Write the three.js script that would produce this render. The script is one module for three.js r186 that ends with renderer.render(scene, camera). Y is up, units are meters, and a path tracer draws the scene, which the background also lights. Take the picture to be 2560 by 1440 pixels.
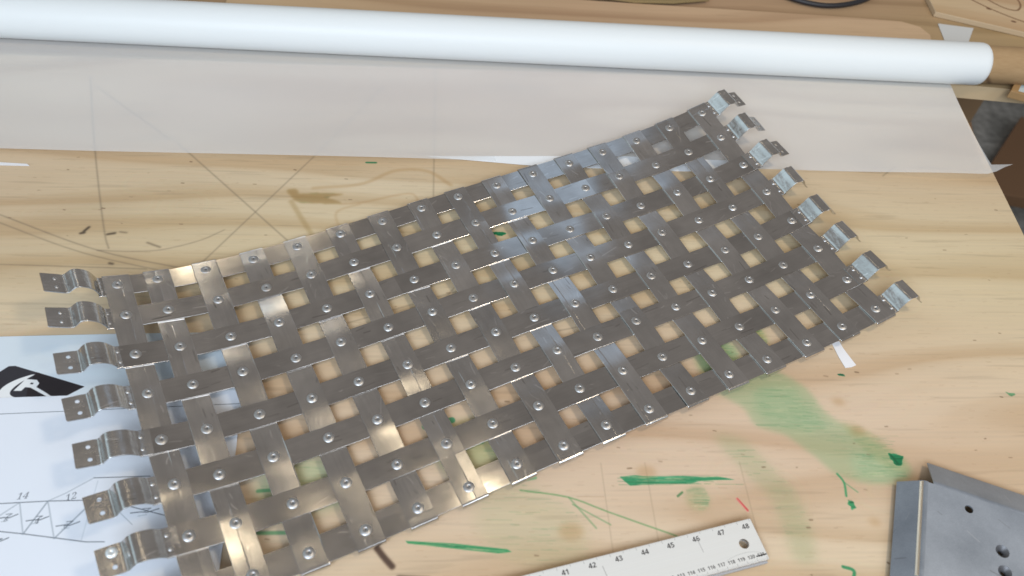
import * as THREE from 'three';
import { mergeGeometries } from 'three/addons/utils/BufferGeometryUtils.js';
import { RectAreaLightUniformsLib } from 'three/addons/lights/RectAreaLightUniformsLib.js';
import { ImprovedNoise } from 'three/addons/math/ImprovedNoise.js';

// ------------------------------------------------------------------ camera, light, exposure
const V3 = (x, y, z) => new THREE.Vector3(x, y, z);
const scene = new THREE.Scene();
const camera = new THREE.PerspectiveCamera(37.65, 1024 / 576, 0.02, 60);
camera.position.set(-0.0742, 0.7395, 0.5820);
camera.quaternion.setFromRotationMatrix(new THREE.Matrix4().makeBasis(V3(0.99622, 0.07266, 0.04758), V3(-0.00981, 0.63844, -0.76961), V3(-0.0863, 0.76623, 0.63674)));
camera.focus = 0.98; camera.userData.fStop = 5;
scene.add(camera);
const renderer = new THREE.WebGLRenderer({ antialias: true });
renderer.setSize(1024, 576);
renderer.toneMapping = THREE.LinearToneMapping;
renderer.toneMappingExposure = 0.98;
renderer.shadowMap.enabled = true;
RectAreaLightUniformsLib.init();
scene.background = new THREE.Color().setRGB(0.25, 0.232, 0.218);          // the dim workshop all round
function areaLight(name, rgb, strength, w, h, from, to) {
  const l = new THREE.RectAreaLight(new THREE.Color().setRGB(...rgb), strength, w, h);
  l.name = name; l.position.set(...from); l.lookAt(...to); l.castShadow = true; scene.add(l);
}
areaLight('front_window', [0.84, 0.97, 1.12], 10.5, 1.8, 1.2, [-0.65, 2.0, 2.2], [0, 0, 0]);
areaLight('edge_fill_light', [0.88, 0.97, 1.08], 4.2, 1.2, 1.1, [1.75, 2.0, 1.85], [0, 0, 0]);  // added unseen light at right-front that brightens the lower strip edges
areaLight('side_window', [0.6, 0.84, 0.96], 0.85, 1.7, 1.3, [-2.3, 2.0, -0.5], [0, 0, 0]);
for (const x of [-1.72, -1.05]) areaLight('high_window', [0.72, 0.9, 1.05], 1.7, 0.46, 0.75, [x, 1.72, -2.6], [-0.45, 0, -0.38]);
areaLight('shop_lamp', [1.0, 0.83, 0.62], 50, 0.25, 0.25, [0.9, 1.8, 0.37], [0, 0, 0]);
areaLight('far_lamp', [1.0, 0.82, 0.56], 16, 0.1, 0.1, [-0.7, 1.82, -2.17], [-0.2, 0, 0]);
areaLight('middle_lamp', [1.0, 0.82, 0.56], 11, 0.1, 0.1, [-0.03, 1.98, -0.72], [0, 0, 0]);

areaLight('rear_window', [0.55, 0.8, 1.1], 0.55, 0.45, 0.3, [0.4, 1.78, -1.8], [0.07, 0, -0.05]);

// ------------------------------------------------------------------ helpers
const perlin = new ImprovedNoise();
const noise = (x, y, s = 0) => perlin.noise(x + 37.3, y + 11.7, s * 7.31 + 0.37);
let seedState = 12345;
const rnd = () => { seedState = (seedState * 1664525 + 1013904223) >>> 0; return seedState / 4294967296; };
const rr = (a, b) => a + (b - a) * rnd();
const lerp = THREE.MathUtils.lerp, clamp = THREE.MathUtils.clamp, sstep = THREE.MathUtils.smoothstep;
const taken = new Map();
function numbered(name, parent) {
  const key = parent === scene ? name : parent.uuid + name, n = taken.get(key) ?? 0;
  taken.set(key, n + 1);
  return n ? name + '_' + String(n).padStart(3, '0') : name;
}
function mesh(name, geometry, material, parent = scene) {
  const m = new THREE.Mesh(geometry, material);
  m.name = numbered(name, parent); m.castShadow = m.receiveShadow = true; parent.add(m);
  return m;
}
function tag(o, label, category, group) { o.userData.label = label; o.userData.category = category; if (group) o.userData.group = group; return o; }
function thing(name, label, category, at = [0, 0, 0], turn = 0, group) {
  const g = new THREE.Group();
  g.name = numbered(name, scene); g.position.set(...at); g.rotation.y = turn; scene.add(g);
  return tag(g, label, category, group);
}
const std = (rgb, roughness, extra = {}) => new THREE.MeshStandardMaterial({ color: new THREE.Color().setRGB(...rgb), roughness, ...extra });
function canvasTexture(w, h, draw) {
  const c = document.createElement('canvas'); c.width = w; c.height = h;
  draw(c.getContext('2d'), w, h);
  const t = new THREE.CanvasTexture(c); t.colorSpace = THREE.SRGBColorSpace; t.magFilter = THREE.LinearFilter;
  return t;
}
function greyTexture(w, h, f) {
  const d = new Uint8Array(w * h * 4);
  for (let y = 0; y < h; y++) for (let x = 0; x < w; x++) { const v = clamp(f(x, y) * 255, 0, 255), o = (y * w + x) * 4; d[o] = d[o + 1] = d[o + 2] = v; d[o + 3] = 255; }
  const t = new THREE.DataTexture(d, w, h); t.magFilter = THREE.LinearFilter; t.wrapS = t.wrapT = THREE.RepeatWrapping; t.needsUpdate = true;
  return t;
}
// a flat outline (x, z in metres) with thickness h standing on y0; uv = (x, -z)
function slab(points, y0, h, bevel = 0, holes = []) {
  const s = new THREE.Shape(points.map(([x, z]) => new THREE.Vector2(x, -z)));
  for (const [x, z, r] of holes) { const p = new THREE.Path(); p.absarc(x, -z, r, 0, Math.PI * 2, true); s.holes.push(p); }
  const g = new THREE.ExtrudeGeometry(s, { depth: h - 2 * bevel, bevelEnabled: bevel > 0, bevelThickness: bevel, bevelSize: bevel, bevelOffset: -bevel, bevelSegments: 2, curveSegments: 24 });
  g.rotateX(-Math.PI / 2); g.translate(0, y0 + bevel, 0);
  return g;
}
// pine veneer: colour of a point (x, z) in metres
function pine(x, z, s, light, dark, out) {
  const warp = noise(x * 1.1, z * 6, s) * 1.0 + noise(x * 2.7, z * 15, s + 1) * 0.4;
  const phase = z * 62 + warp * 9 + noise(x * 0.7, z * 2, s + 2) * 7, ring = 0.5 + 0.5 * Math.sin(phase), late = Math.pow(0.5 + 0.5 * Math.sin(phase * 3 + 1.3), 5) * (0.4 + 0.6 * ring);
  const broad = 0.5 + 0.5 * noise(x * 1.6, z * 5, s + 3);
  const fine = noise(x * 9, z * 330, s + 4) * 0.6 + noise(x * 22, z * 760, s + 5) * 0.4;
  const dash = sstep(noise(x * 14, z * 260, s + 6), 0.36, 0.62);
  const t = clamp(0.66 * Math.pow(ring, 2.6) + 0.2 * late + 1.0 * (broad - 0.38) + fine * 0.16, 0, 1), k = 1 + fine * 0.05 - dash * 0.05;
  const pink = noise(x * 1.3 + 4, z * 3, s + 7) * 7;
  out[0] = (lerp(light[0], dark[0], t) + pink * 0.4) * k;
  out[1] = (lerp(light[1], dark[1], t) - pink * 0.5) * k;
  out[2] = (lerp(light[2], dark[2], t) + pink * 0.8) * k;
}
function pineTexture(w, h, x0, z0, mw, mh, seed, light, dark, marks) {
  return canvasTexture(w, h, (c) => {
    const im = c.createImageData(w, h), out = [0, 0, 0];
    for (let j = 0; j < h; j++) for (let i = 0; i < w; i++) {
      pine(x0 + (i / w) * mw, z0 + (j / h) * mh, seed, light, dark, out);
      const o = (j * w + i) * 4; im.data[o] = out[0]; im.data[o + 1] = out[1]; im.data[o + 2] = out[2]; im.data[o + 3] = 255;
    }
    c.putImageData(im, 0, 0);
    if (marks) marks(c, w / mw, (x, z) => [((x - x0) / mw) * w, ((z - z0) / mh) * h]);
  });
}
function fitted(t, x0, z1, w, h) { t.wrapS = t.wrapT = THREE.ClampToEdgeWrapping; t.repeat.set(1 / w, 1 / h); t.offset.set(-x0 / w, z1 / h); return t; }   // for uv = (x, -z)

// ------------------------------------------------------------------ the bench top, its stains and pencil lines
function benchMarks(c, s, at) {
  const path = (pts, close) => { c.beginPath(); pts.forEach((p, i) => (i ? c.lineTo(...at(...p)) : c.moveTo(...at(...p)))); if (close) c.closePath(); };
  const curve = (pts) => { const q = new THREE.CatmullRomCurve3(pts.map(([x, z]) => V3(x, 0, z))).getPoints(40).map((p) => [p.x, p.z]); path(q); };
  const blob = (pts, close = true) => { const q = new THREE.CatmullRomCurve3(pts.map(([x, z]) => V3(x, 0, z)), close).getPoints(80).map((p) => [p.x + noise(p.x * 300, p.z * 300) * 0.002, p.z + noise(p.x * 280 + 9, p.z * 280) * 0.0015]); path(q, close); };
  c.lineCap = 'round'; c.lineJoin = 'round';
  const line = (pts, w, style) => { c.strokeStyle = style; c.lineWidth = w * s; pts.length > 2 ? curve(pts) : path(pts); c.stroke(); };
  // green paint washed thin over the grain
  const streaks = (pts, n, dark, light) => {                             // bristle marks along the grain, inside an outline
    const xs = pts.map((p) => p[0]), zs = pts.map((p) => p[1]), x0 = Math.min(...xs), x1 = Math.max(...xs), z0 = Math.min(...zs), z1 = Math.max(...zs);
    c.save(); blob(pts); c.clip();
    for (let i = 0; i < n; i++) { const x = rr(x0, x1), z = rr(z0, z1), l = rr(0.004, 0.026); c.strokeStyle = i % 2 ? dark(rnd()) : light(rnd()); c.lineWidth = rr(0.0004, 0.0014) * s; c.beginPath(); c.moveTo(...at(x, z)); c.lineTo(...at(x + l, z + rr(-0.0006, 0.0012))); c.stroke(); }
    c.restore();
  };
  const wash = (pts, style, blur) => { c.save(); c.filter = `blur(${blur}px)`; c.fillStyle = style; blob(pts); c.fill(); c.restore(); streaks(pts, 130, (r) => `rgba(70,128,84,${0.05 + 0.16 * r})`, (r) => `rgba(214,200,160,${0.05 + 0.2 * r})`); };
  wash([[0.212, 0.098], [0.262, 0.078], [0.293, 0.083], [0.318, 0.102], [0.335, 0.137], [0.372, 0.166], [0.402, 0.2], [0.388, 0.213], [0.33, 0.209], [0.302, 0.181], [0.281, 0.16], [0.252, 0.147], [0.245, 0.128]], 'rgba(122,166,116,0.40)', 3);
  wash([[0.262, 0.105], [0.30, 0.10], [0.318, 0.13], [0.33, 0.15], [0.30, 0.155], [0.262, 0.14]], 'rgba(96,160,110,0.20)', 6);
  wash([[0.345, 0.182], [0.385, 0.19], [0.395, 0.207], [0.345, 0.208]], 'rgba(150,190,150,0.35)', 6);
  wash([[0.207, 0.160], [0.236, 0.166], [0.256, 0.195], [0.276, 0.226], [0.275, 0.292], [0.258, 0.292], [0.25, 0.235], [0.225, 0.195]], 'rgba(132,156,108,0.28)', 6);
  wash([[-0.02, 0.208], [0.03, 0.222], [0.06, 0.25], [0.06, 0.29], [0, 0.29], [-0.04, 0.25]], 'rgba(132,152,100,0.16)', 8);
  wash([[0.166, 0.22], [0.183, 0.216], [0.187, 0.232], [0.178, 0.241], [0.166, 0.236]], 'rgba(128,140,88,0.3)', 3);
  wash([[0.27, 0.02], [0.285, 0.02], [0.29, 0.045], [0.268, 0.05]], 'rgba(120,150,60,0.45)', 4);
  wash([[0.21, 0.05], [0.25, 0.045], [0.25, 0.08], [0.21, 0.085]], 'rgba(96,150,90,0.5)', 4);
  wash([[-0.24, 0.2], [-0.17, 0.185], [-0.155, 0.225], [-0.23, 0.235]], 'rgba(150,180,130,0.45)', 8);
  wash([[-0.08, 0.16], [-0.02, 0.14], [0.0, 0.18], [-0.06, 0.2]], 'rgba(130,160,90,0.35)', 6);
  wash([[0.345, 0.146], [0.365, 0.152], [0.385, 0.172], [0.402, 0.197], [0.385, 0.202], [0.358, 0.175]], 'rgba(146,150,98,0.32)', 3);
  c.save(); c.filter = 'blur(14px)';
  for (let i = 0; i < 46; i++) { c.fillStyle = i % 3 ? `rgba(120,96,70,${rr(0.05, 0.13)})` : `rgba(236,226,206,${rr(0.06, 0.16)})`; c.beginPath(); c.ellipse(...at(rr(-0.6, 0.66), rr(-0.42, 0.33)), rr(0.015, 0.07) * s, rr(0.005, 0.02) * s, rr(-0.3, 0.3), 0, 7); c.fill(); }
  c.restore();
  // green paint in the grain of each wash
  for (let i = 0; i < 90; i++) { const x = rr(0.23, 0.38), z = 0.09 + (x - 0.23) * 0.62 + rr(-0.02, 0.03); line([[x, z], [x + rr(0.008, 0.03), z + rr(-0.001, 0.003)]], 0.0006, `rgba(60,120,75,${rr(0.08, 0.25)})`); }
  // thick green strokes
  const paint = (pts, style) => { c.fillStyle = style; blob(pts); c.fill(); streaks(pts, 14, (r) => `rgba(0,60,34,${0.1 + 0.3 * r})`, (r) => `rgba(120,190,140,${0.05 + 0.25 * r})`); };
  c.fillStyle = 'rgba(38,136,88,0.92)';
  path([[0.103, 0.205], [0.118, 0.2035], [0.128, 0.2045], [0.148, 0.205], [0.165, 0.2045], [0.187, 0.2065], [0.2, 0.2055], [0.217, 0.2092], [0.196, 0.2095], [0.18, 0.2105], [0.172, 0.2132], [0.15, 0.2125], [0.128, 0.2135], [0.112, 0.2145], [0.107, 0.2095]], true); c.fill();
  for (let i = 0; i < 26; i++) { const z = rr(0.205, 0.2135), x = rr(0.108, 0.15); line([[x, z], [x + rr(0.02, 0.05), z + rr(0, 0.001)]], 0.0007, i % 2 ? 'rgba(20,104,62,0.35)' : 'rgba(110,190,140,0.3)'); }
  paint([[0.383, 0.182], [0.39, 0.182], [0.398, 0.186], [0.395, 0.192], [0.39, 0.1965], [0.385, 0.19]], 'rgba(8,110,66,0.97)');
  line([[0.386, 0.184], [0.39, 0.193]], 0.002, 'rgba(4,84,50,0.8)');
  c.fillStyle = 'rgba(40,140,84,0.85)'; path([[-0.102, 0.2665], [-0.06, 0.2695], [-0.01, 0.276], [-0.006, 0.2785], [-0.018, 0.2795], [-0.05, 0.2755], [-0.1, 0.269]], true); c.fill();
  line([[0.005, 0.218], [0.051, 0.226], [0.087, 0.241], [0.149, 0.266]], 0.0016, 'rgba(84,142,84,0.6)');
  line([[0.051, 0.226], [0.074, 0.257]], 0.0018, 'rgba(84,142,90,0.45)');
  line([[0.054, 0.233], [0.088, 0.254]], 0.0014, 'rgba(84,142,90,0.5)');
  line([[0.323, 0.204], [0.327, 0.213], [0.325, 0.228]], 0.0022, 'rgba(50,140,86,0.8)'); line([[0.327, 0.213], [0.338, 0.224]], 0.0012, 'rgba(50,140,86,0.5)');
  paint([[0.325, 0.232], [0.331, 0.237], [0.327, 0.242]], 'rgba(40,140,86,0.9)');
  paint([[0.359, 0.0845], [0.366, 0.0855], [0.368, 0.0875], [0.362, 0.0873]], 'rgba(14,92,58,0.95)');
  line([[0.30, 0.298], [0.309, 0.302], [0.305, 0.312]], 0.003, 'rgba(30,130,80,0.85)');
  line([[0.157, 0.226], [0.162, 0.222]], 0.0022, 'rgba(50,110,60,0.7)');
  paint([[0.543, 0.109], [0.552, 0.111], [0.547, 0.1135]], 'rgba(60,130,80,0.7)');
  paint([[-0.012, -0.119], [-0.002, -0.121], [0.006, -0.118], [0.0, -0.114]], 'rgba(8,110,66,0.97)');
  line([[-0.168, -0.239], [-0.156, -0.239]], 0.003, 'rgba(30,110,66,0.8)');
  line([[-0.164, 0.163], [-0.135, 0.151]], 0.009, 'rgba(28,132,88,0.8)'); line([[-0.086, 0.148], [-0.06, 0.141]], 0.007, 'rgba(28,132,88,0.7)');
  line([[-0.07, 0.172], [-0.03, 0.166]], 0.004, 'rgba(60,140,90,0.6)'); line([[-0.2, 0.215], [-0.165, 0.212]], 0.003, 'rgba(40,130,80,0.7)');
  line([[-0.245, 0.257], [-0.205, 0.257]], 0.0035, 'rgba(50,130,80,0.6)'); line([[-0.24, 0.216], [-0.215, 0.214]], 0.0035, 'rgba(50,130,80,0.6)'); line([[0.02, 0.205], [-0.01, 0.21]], 0.004, 'rgba(60,150,90,0.5)');
  line([[0.215, 0.2295], [0.2225, 0.2415]], 0.0022, 'rgba(200,56,60,0.85)'); line([[0.214, 0.2285], [0.2225, 0.2435]], 0.0008, 'rgba(240,170,160,0.7)');
  for (let i = 0; i < 46; i++) { const z = rr(0.2045, 0.2145), x = rr(0.1, 0.2); line([[x, z], [x + rr(0.006, 0.03), z + rr(0, 0.0008)]], 0.0006, i % 3 ? 'rgba(208,190,150,0.5)' : 'rgba(10,92,54,0.4)'); }
  for (let i = 0; i < 16; i++) { const x = rr(-0.1, -0.03), z = 0.268 + (x + 0.1) * 0.1 + rr(-0.001, 0.002); line([[x, z], [x + rr(0.01, 0.03), z + 0.002]], 0.0006, i % 2 ? 'rgba(208,190,150,0.5)' : 'rgba(10,92,54,0.4)'); }
  // pores of the veneer
  for (let i = 0; i < 5200; i++) { const x = rr(-0.75, 0.7), z = rr(-0.45, 0.34), l = rr(0.002, 0.009); line([[x, z], [x + l, z + rr(-0.0003, 0.0003)]], 0.0005, `rgba(116,80,50,${rr(0.05, 0.2)})`); }
  // pencil
  const P = 'rgba(74,64,54,0.42)'; c.filter = 'blur(0.8px)';
  line([[-0.41, -0.27], [-0.244, -0.094]], 0.0013, P); line([[-0.235, -0.248], [-0.343, -0.063]], 0.0013, 'rgba(84,72,60,0.42)');
  line([[-0.55, -0.4], [-0.505, -0.249], [-0.455, -0.1], [-0.448, -0.085]], 0.0013, P); line([[-0.082, -0.46], [-0.082, -0.17]], 0.0012, 'rgba(84,72,60,0.4)');
  line([[-0.59, -0.139], [-0.456, -0.081], [-0.355, -0.055]], 0.0013, P); line([[-0.59, -0.128], [-0.477, -0.079], [-0.37, -0.049]], 0.0011, P);
  line([[-0.46, -0.082], [-0.42, -0.081], [-0.391, -0.084], [-0.349, -0.1], [-0.325, -0.117]], 0.0011, 'rgba(84,72,60,0.45)');
  line([[-0.62, -0.061], [-0.472, -0.057], [-0.4, -0.055]], 0.0012, P); line([[-0.537, -0.379], [-0.42, -0.275]], 0.0013, P); line([[-0.153, -0.4], [-0.234, -0.25]], 0.0012, P);
  line([[0.52, -0.235], [0.545, -0.255]], 0.0012, P); line([[-0.2, 0.03], [-0.02, -0.04]], 0.001, P); line([[-0.09, 0.02], [-0.02, -0.09]], 0.001, P); line([[-0.15, -0.02], [-0.1, -0.06]], 0.001, P); line([[0.05, 0.03], [0.09, 0.02]], 0.001, P);
  c.filter = 'none';
  for (const x of [0.13, 0.226, 0.086]) line([[x, 0.19], [x + 0.001, 0.29]], 0.0012, 'rgba(96,80,66,0.16)');
  // resin, glue and dirt
  const resin = 'rgba(138,104,48,0.5)'; c.filter = 'blur(1.6px)';
  paint([[-0.262, -0.185], [-0.25, -0.188], [-0.247, -0.18], [-0.225, -0.182], [-0.193, -0.18], [-0.21, -0.174], [-0.193, -0.165], [-0.222, -0.163], [-0.248, -0.166], [-0.255, -0.174]], resin);
  line([[-0.254, -0.166], [-0.24, -0.14], [-0.222, -0.108]], 0.006, 'rgba(138,104,48,0.28)');
  line([[-0.195, -0.163], [-0.171, -0.166], [-0.108, -0.183], [-0.1, -0.17]], 0.0016, 'rgba(150,100,50,0.4)');
  line([[-0.23, -0.19], [-0.17, -0.2], [-0.13, -0.225], [-0.09, -0.225], [-0.06, -0.2]], 0.005, 'rgba(160,120,70,0.3)');
  line([[-0.192, -0.12], [-0.198, -0.149], [-0.171, -0.164]], 0.0016, 'rgba(150,100,50,0.35)');
  c.filter = 'blur(1px)'; line([[-0.482, -0.111], [-0.478, -0.118]], 0.003, 'rgba(50,40,30,0.8)'); line([[-0.485, -0.108], [-0.481, -0.109]], 0.003, 'rgba(50,40,30,0.8)'); line([[-0.455, -0.107], [-0.447, -0.109]], 0.003, 'rgba(60,50,38,0.8)'); line([[-0.442, -0.111], [-0.434, -0.11]], 0.002, 'rgba(70,60,44,0.5)');
  line([[-0.408, -0.095], [-0.392, -0.088]], 0.002, 'rgba(60,50,38,0.5)'); line([[-0.442, -0.063], [-0.438, -0.062]], 0.0028, 'rgba(60,50,38,0.7)');
  line([[-0.128, 0.272], [-0.121, 0.281], [-0.113, 0.29]], 0.0055, 'rgba(62,44,34,0.85)'); line([[-0.107, 0.3], [-0.08, 0.302]], 0.004, 'rgba(62,44,34,0.7)');
  c.filter = 'none';
  c.save(); c.filter = 'blur(3px)'; c.fillStyle = 'rgba(170,126,76,0.35)';
  for (const [x, z, r] of [[0.35, 0.12, 0.007], [0.36, 0.155, 0.008], [0.345, 0.255, 0.006], [0.13, 0.2, 0.01], [0.05, 0.26, 0.012]]) { c.beginPath(); c.ellipse(...at(x, z), r * s, r * s * 0.7, 0, 0, 7); c.fill(); }
  c.restore();
  for (let i = 0; i < 190; i++) { const x = rr(-0.6, 0.66), z = rr(-0.24, 0.32), l = rr(0.001, 0.004); line([[x, z], [x + l, z + rr(-0.0004, 0.0008)]], rr(0.0006, 0.0018), `rgba(80,56,36,${rr(0.15, 0.6)})`); }
  for (let i = 0; i < 150; i++) { const x = rr(-0.6, 0.6), z = rr(-0.24, 0.32), l = rr(0.006, 0.03); line([[x, z], [x + l, z + rr(-0.0006, 0.0006)]], rr(0.0004, 0.0008), `rgba(120,84,54,${rr(0.06, 0.22)})`); }
}
const benchTexture = fitted(pineTexture(2048, 1076, -1, -0.46, 1.75, 0.92, 1, [212, 191, 162], [191, 163, 129], benchMarks), -1, 0.46, 1.75, 0.92);
const plyEdge = std([0.42, 0.29, 0.17], 0.8);
const benchMaterial = [new THREE.MeshStandardMaterial({ map: benchTexture, roughness: 0.62 }), plyEdge];
const bench = thing('plywood_workbench', 'pine plywood bench top with green paint stains under the woven metal mat', 'workbench');
mesh('tabletop', slab([[-1, -0.444], [0.6974, -0.444], [0.6392, 0.303], [0.628, 0.45], [-1, 0.45]], -0.018, 0.018), benchMaterial, bench);
const legWood = std([0.3, 0.19, 0.1], 0.8);
for (const [x, z] of [[-0.93, -0.38], [0.57, -0.38], [-0.93, 0.38], [0.54, 0.38]]) mesh('leg', new THREE.BoxGeometry(0.09, 0.83, 0.09).translate(x, -0.433, z), legWood, bench);

// ------------------------------------------------------------------ floor and what lies on it
const concreteMap = canvasTexture(512, 512, (c) => {
  const im = c.createImageData(512, 512);
  for (let y = 0; y < 512; y++) for (let x = 0; x < 512; x++) {
    const v = 118 + noise(x / 30, y / 30, 1) * 38 + noise(x / 9, y / 9, 2) * 22 + noise(x / 2.5, y / 2.5, 3) * 12, o = (y * 512 + x) * 4;
    im.data[o] = v; im.data[o + 1] = v; im.data[o + 2] = v - 3; im.data[o + 3] = 255;
  }
  c.putImageData(im, 0, 0);
});
concreteMap.wrapS = concreteMap.wrapT = THREE.RepeatWrapping; concreteMap.repeat.set(6, 6);
const floor = mesh('floor', new THREE.BoxGeometry(8, 0.05, 8).translate(0, -0.875, 0), new THREE.MeshStandardMaterial({ map: concreteMap, roughness: 0.9 }));
floor.userData.kind = 'structure';
const boxBrown = std([0.36, 0.2, 0.09], 0.85), boxDark = std([0.16, 0.085, 0.04], 0.8);
tag(mesh('timber_offcut', slab([[1.36, -1.62], [1.62, -1.62], [1.53, -1.33], [1.36, -1.1]], -0.85, 0.03, 0.003), boxBrown), 'brown timber offcut on the concrete floor beside the bench corner', 'timber');
tag(mesh('wood_panel', slab([[1.72, -1.42], [1.87, -1.05], [1.62, -1.04], [1.49, -1.07], [1.50, -1.17]], -0.85, 0.04, 0.003), boxDark), 'dark brown wood panel on the floor past the right edge of the bench', 'panel');

// ------------------------------------------------------------------ the second bench behind and what lies on it
const rearTexture = fitted(pineTexture(1024, 400, -1.1, -1.05, 2.3, 0.61, 5, [178, 148, 112], [150, 122, 88]), -1.1, -0.44, 2.3, 0.61);
const rear = thing('rear_workbench', 'second tan plywood bench behind the white roll', 'workbench');
mesh('tabletop', slab([[-1.1, -1.05], [1.2, -1.05], [1.2, -0.402], [0.80, -0.4365], [0.69, -0.4475], [-1.1, -0.4475]], -0.024, 0.024), [new THREE.MeshStandardMaterial({ map: rearTexture, roughness: 0.7 }), std([0.6, 0.45, 0.27], 0.75)], rear);
for (const [x, z] of [[-1.0, -0.95], [1.1, -0.95]]) mesh('leg', new THREE.BoxGeometry(0.09, 0.82, 0.09).translate(x, -0.436, z), legWood, rear);
const pale = pineTexture(1024, 128, -0.4, -0.66, 1.2, 0.15, 9, [200, 170, 134], [172, 140, 106]);
const plank = [];
for (const [x, z] of [[-0.4, -0.66], [0.05, -0.64], [0.18, -0.6285], [0.44, -0.6175], [0.6, -0.61], [0.676, -0.604], [0.703, -0.59], [0.712, -0.567], [0.705, -0.54], [0.69, -0.53], [-0.4, -0.53]]) plank.push([x, z]);
tag(mesh('pale_plank', slab(plank, 0.0004, 0.005, 0.001), [new THREE.MeshStandardMaterial({ map: fitted(pale, -0.4, -0.51, 1.2, 0.15), roughness: 0.7 }), plyEdge]), 'long pale plank with a rounded end behind the white roll', 'plank');
const ringMap = pineTexture(512, 512, 0.72, -0.86, 0.4, 0.4, 12, [214, 188, 152], [192, 158, 120], (c, s, at) => {
  c.strokeStyle = 'rgba(120,86,60,0.8)'; c.lineWidth = 0.0032 * s; c.lineCap = 'round';
  c.beginPath(); c.moveTo(...at(0.81, -0.69)); c.quadraticCurveTo(...at(0.85, -0.625), ...at(0.93, -0.585)); c.stroke();
  c.beginPath(); c.moveTo(...at(0.845, -0.69)); c.quadraticCurveTo(...at(0.868, -0.638), ...at(0.893, -0.644)); c.quadraticCurveTo(...at(0.915, -0.66), ...at(0.905, -0.70)); c.stroke();
  c.fillStyle = 'rgba(110,78,54,0.8)';
  for (const [x, z] of [[0.842, -0.645], [0.87, -0.609], [0.835, -0.677], [0.895, -0.612]]) { c.beginPath(); c.ellipse(...at(x, z), 0.0045 * s, 0.003 * s, 0.4, 0, 7); c.fill(); }
});
const cut = thing('plywood_offcut', 'thick pine plywood offcut with curved saw lines and knots, behind the cardboard tube', 'plywood');
mesh('board', slab([[0.742, -0.629], [0.75, -0.72], [1.05, -0.72], [1.05, -0.518], [0.876, -0.578]], 0.0005, 0.009, 0.001), [new THREE.MeshStandardMaterial({ map: fitted(ringMap, 0.72, -0.46, 0.4, 0.4), roughness: 0.7 }), std([0.55, 0.42, 0.27], 0.8)], cut);
const paperWhite = std([0.66, 0.7, 0.74], 0.8);
function sheetGeometry(points, y) { const g = slab(points, y, 0.0006); return g; }
tag(mesh('paper_scrap', sheetGeometry([[0.742, -0.608], [0.80, -0.5985], [0.774, -0.557], [0.734, -0.557]], 0.0006), std([0.62, 0.62, 0.6], 0.8)), 'small pale paper scrap between the plywood offcut and the roll', 'paper');
const cableCurve = new THREE.CatmullRomCurve3([V3(0.46, 0.006, -0.73), V3(0.478, 0.006, -0.69), V3(0.5, 0.006, -0.662), V3(0.53, 0.006, -0.646), V3(0.561, 0.006, -0.6405), V3(0.6, 0.006, -0.648), V3(0.644, 0.006, -0.672), V3(0.67, 0.006, -0.71)]);
tag(mesh('black_cable', new THREE.TubeGeometry(cableCurve, 60, 0.0042, 10), std([0.02, 0.02, 0.024], 0.5)), 'loop of black cable lying on the rear bench at the top edge', 'cable');
tag(mesh('cardboard_sheet', slab([[-0.35, -0.646], [0.05, -0.6335], [0.19, -0.6325], [0.235, -0.6255], [0.30, -0.6275], [0.36, -0.64], [0.34, -0.75], [-0.35, -0.75]], 0.0055, 0.004, 0.0008), std([0.28, 0.2, 0.09], 0.85)), 'olive brown board with a curved corner behind the pale plank', 'board');
const framed = thing('framed_pane', 'small wooden frame round a pale blue pane at the right edge, by the tube end', 'frame');
const framePoint = [[0.776, -0.415], [0.838, -0.497], [0.99, -0.42], [0.92, -0.352]], inner = [[0.7885, -0.4155], [0.838, -0.48], [0.972, -0.413], [0.915, -0.363]];
for (let k = 0; k < 4; k++) { const n = (k + 1) % 4; mesh('rail', slab([framePoint[k], framePoint[n], inner[n], inner[k]], 0.001, 0.012, 0.001), std([0.38, 0.23, 0.1], 0.6), framed); }
mesh('pane', slab(inner, 0.002, 0.004), std([0.62, 0.72, 0.74], 0.25), framed);

// ------------------------------------------------------------------ the roll of drafting film and the sheet drawn off it
const rollR = 0.0312, rollTurn = -Math.atan(0.0259), axisZ = (x) => -0.4724 + 0.0259 * x;
const filmWhite = new THREE.MeshPhysicalMaterial({ color: new THREE.Color().setRGB(0.79, 0.83, 0.84), roughness: 0.42, specularIntensity: 0.6 });
const roll = thing('film_roll', 'thick white roll of drafting film lying across the back of the bench', 'roll', [0.737, rollR + 0.0006, axisZ(0.737)], rollTurn);
{
  const prof = [[0.024, 0], [rollR - 0.006, 0.0], [rollR - 0.003, 0.0008], [rollR - 0.0012, 0.0028], [rollR - 0.0003, 0.006], [rollR, 0.011], [rollR, 1.95], [0.024, 1.95]];
  mesh('film', new THREE.LatheGeometry(prof.map(([r, y]) => new THREE.Vector2(r, y)), 96).rotateZ(Math.PI / 2), filmWhite, roll);
  const card = canvasTexture(256, 128, (c) => {
    for (let y = 0; y < 128; y++) for (let x = 0; x < 256; x += 2) { const v = noise(x / 14, y / 14, 4) * 8 + noise(x / 3, y / 3, 5) * 7; c.fillStyle = `rgb(${168 + v},${138 + v},${100 + v})`; c.fillRect(x, y, 2, 1); }
    c.strokeStyle = 'rgba(110,84,58,0.9)'; c.lineWidth = 2; c.beginPath(); c.moveTo(0, 58); c.lineTo(256, 14); c.stroke();
  });
  mesh('cardboard_tube', new THREE.CylinderGeometry(0.0275, 0.0275, 0.42, 64, 1, false).rotateZ(Math.PI / 2).translate(0.16, 0, 0), new THREE.MeshStandardMaterial({ map: card, roughness: 0.85 }), roll);
}
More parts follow.
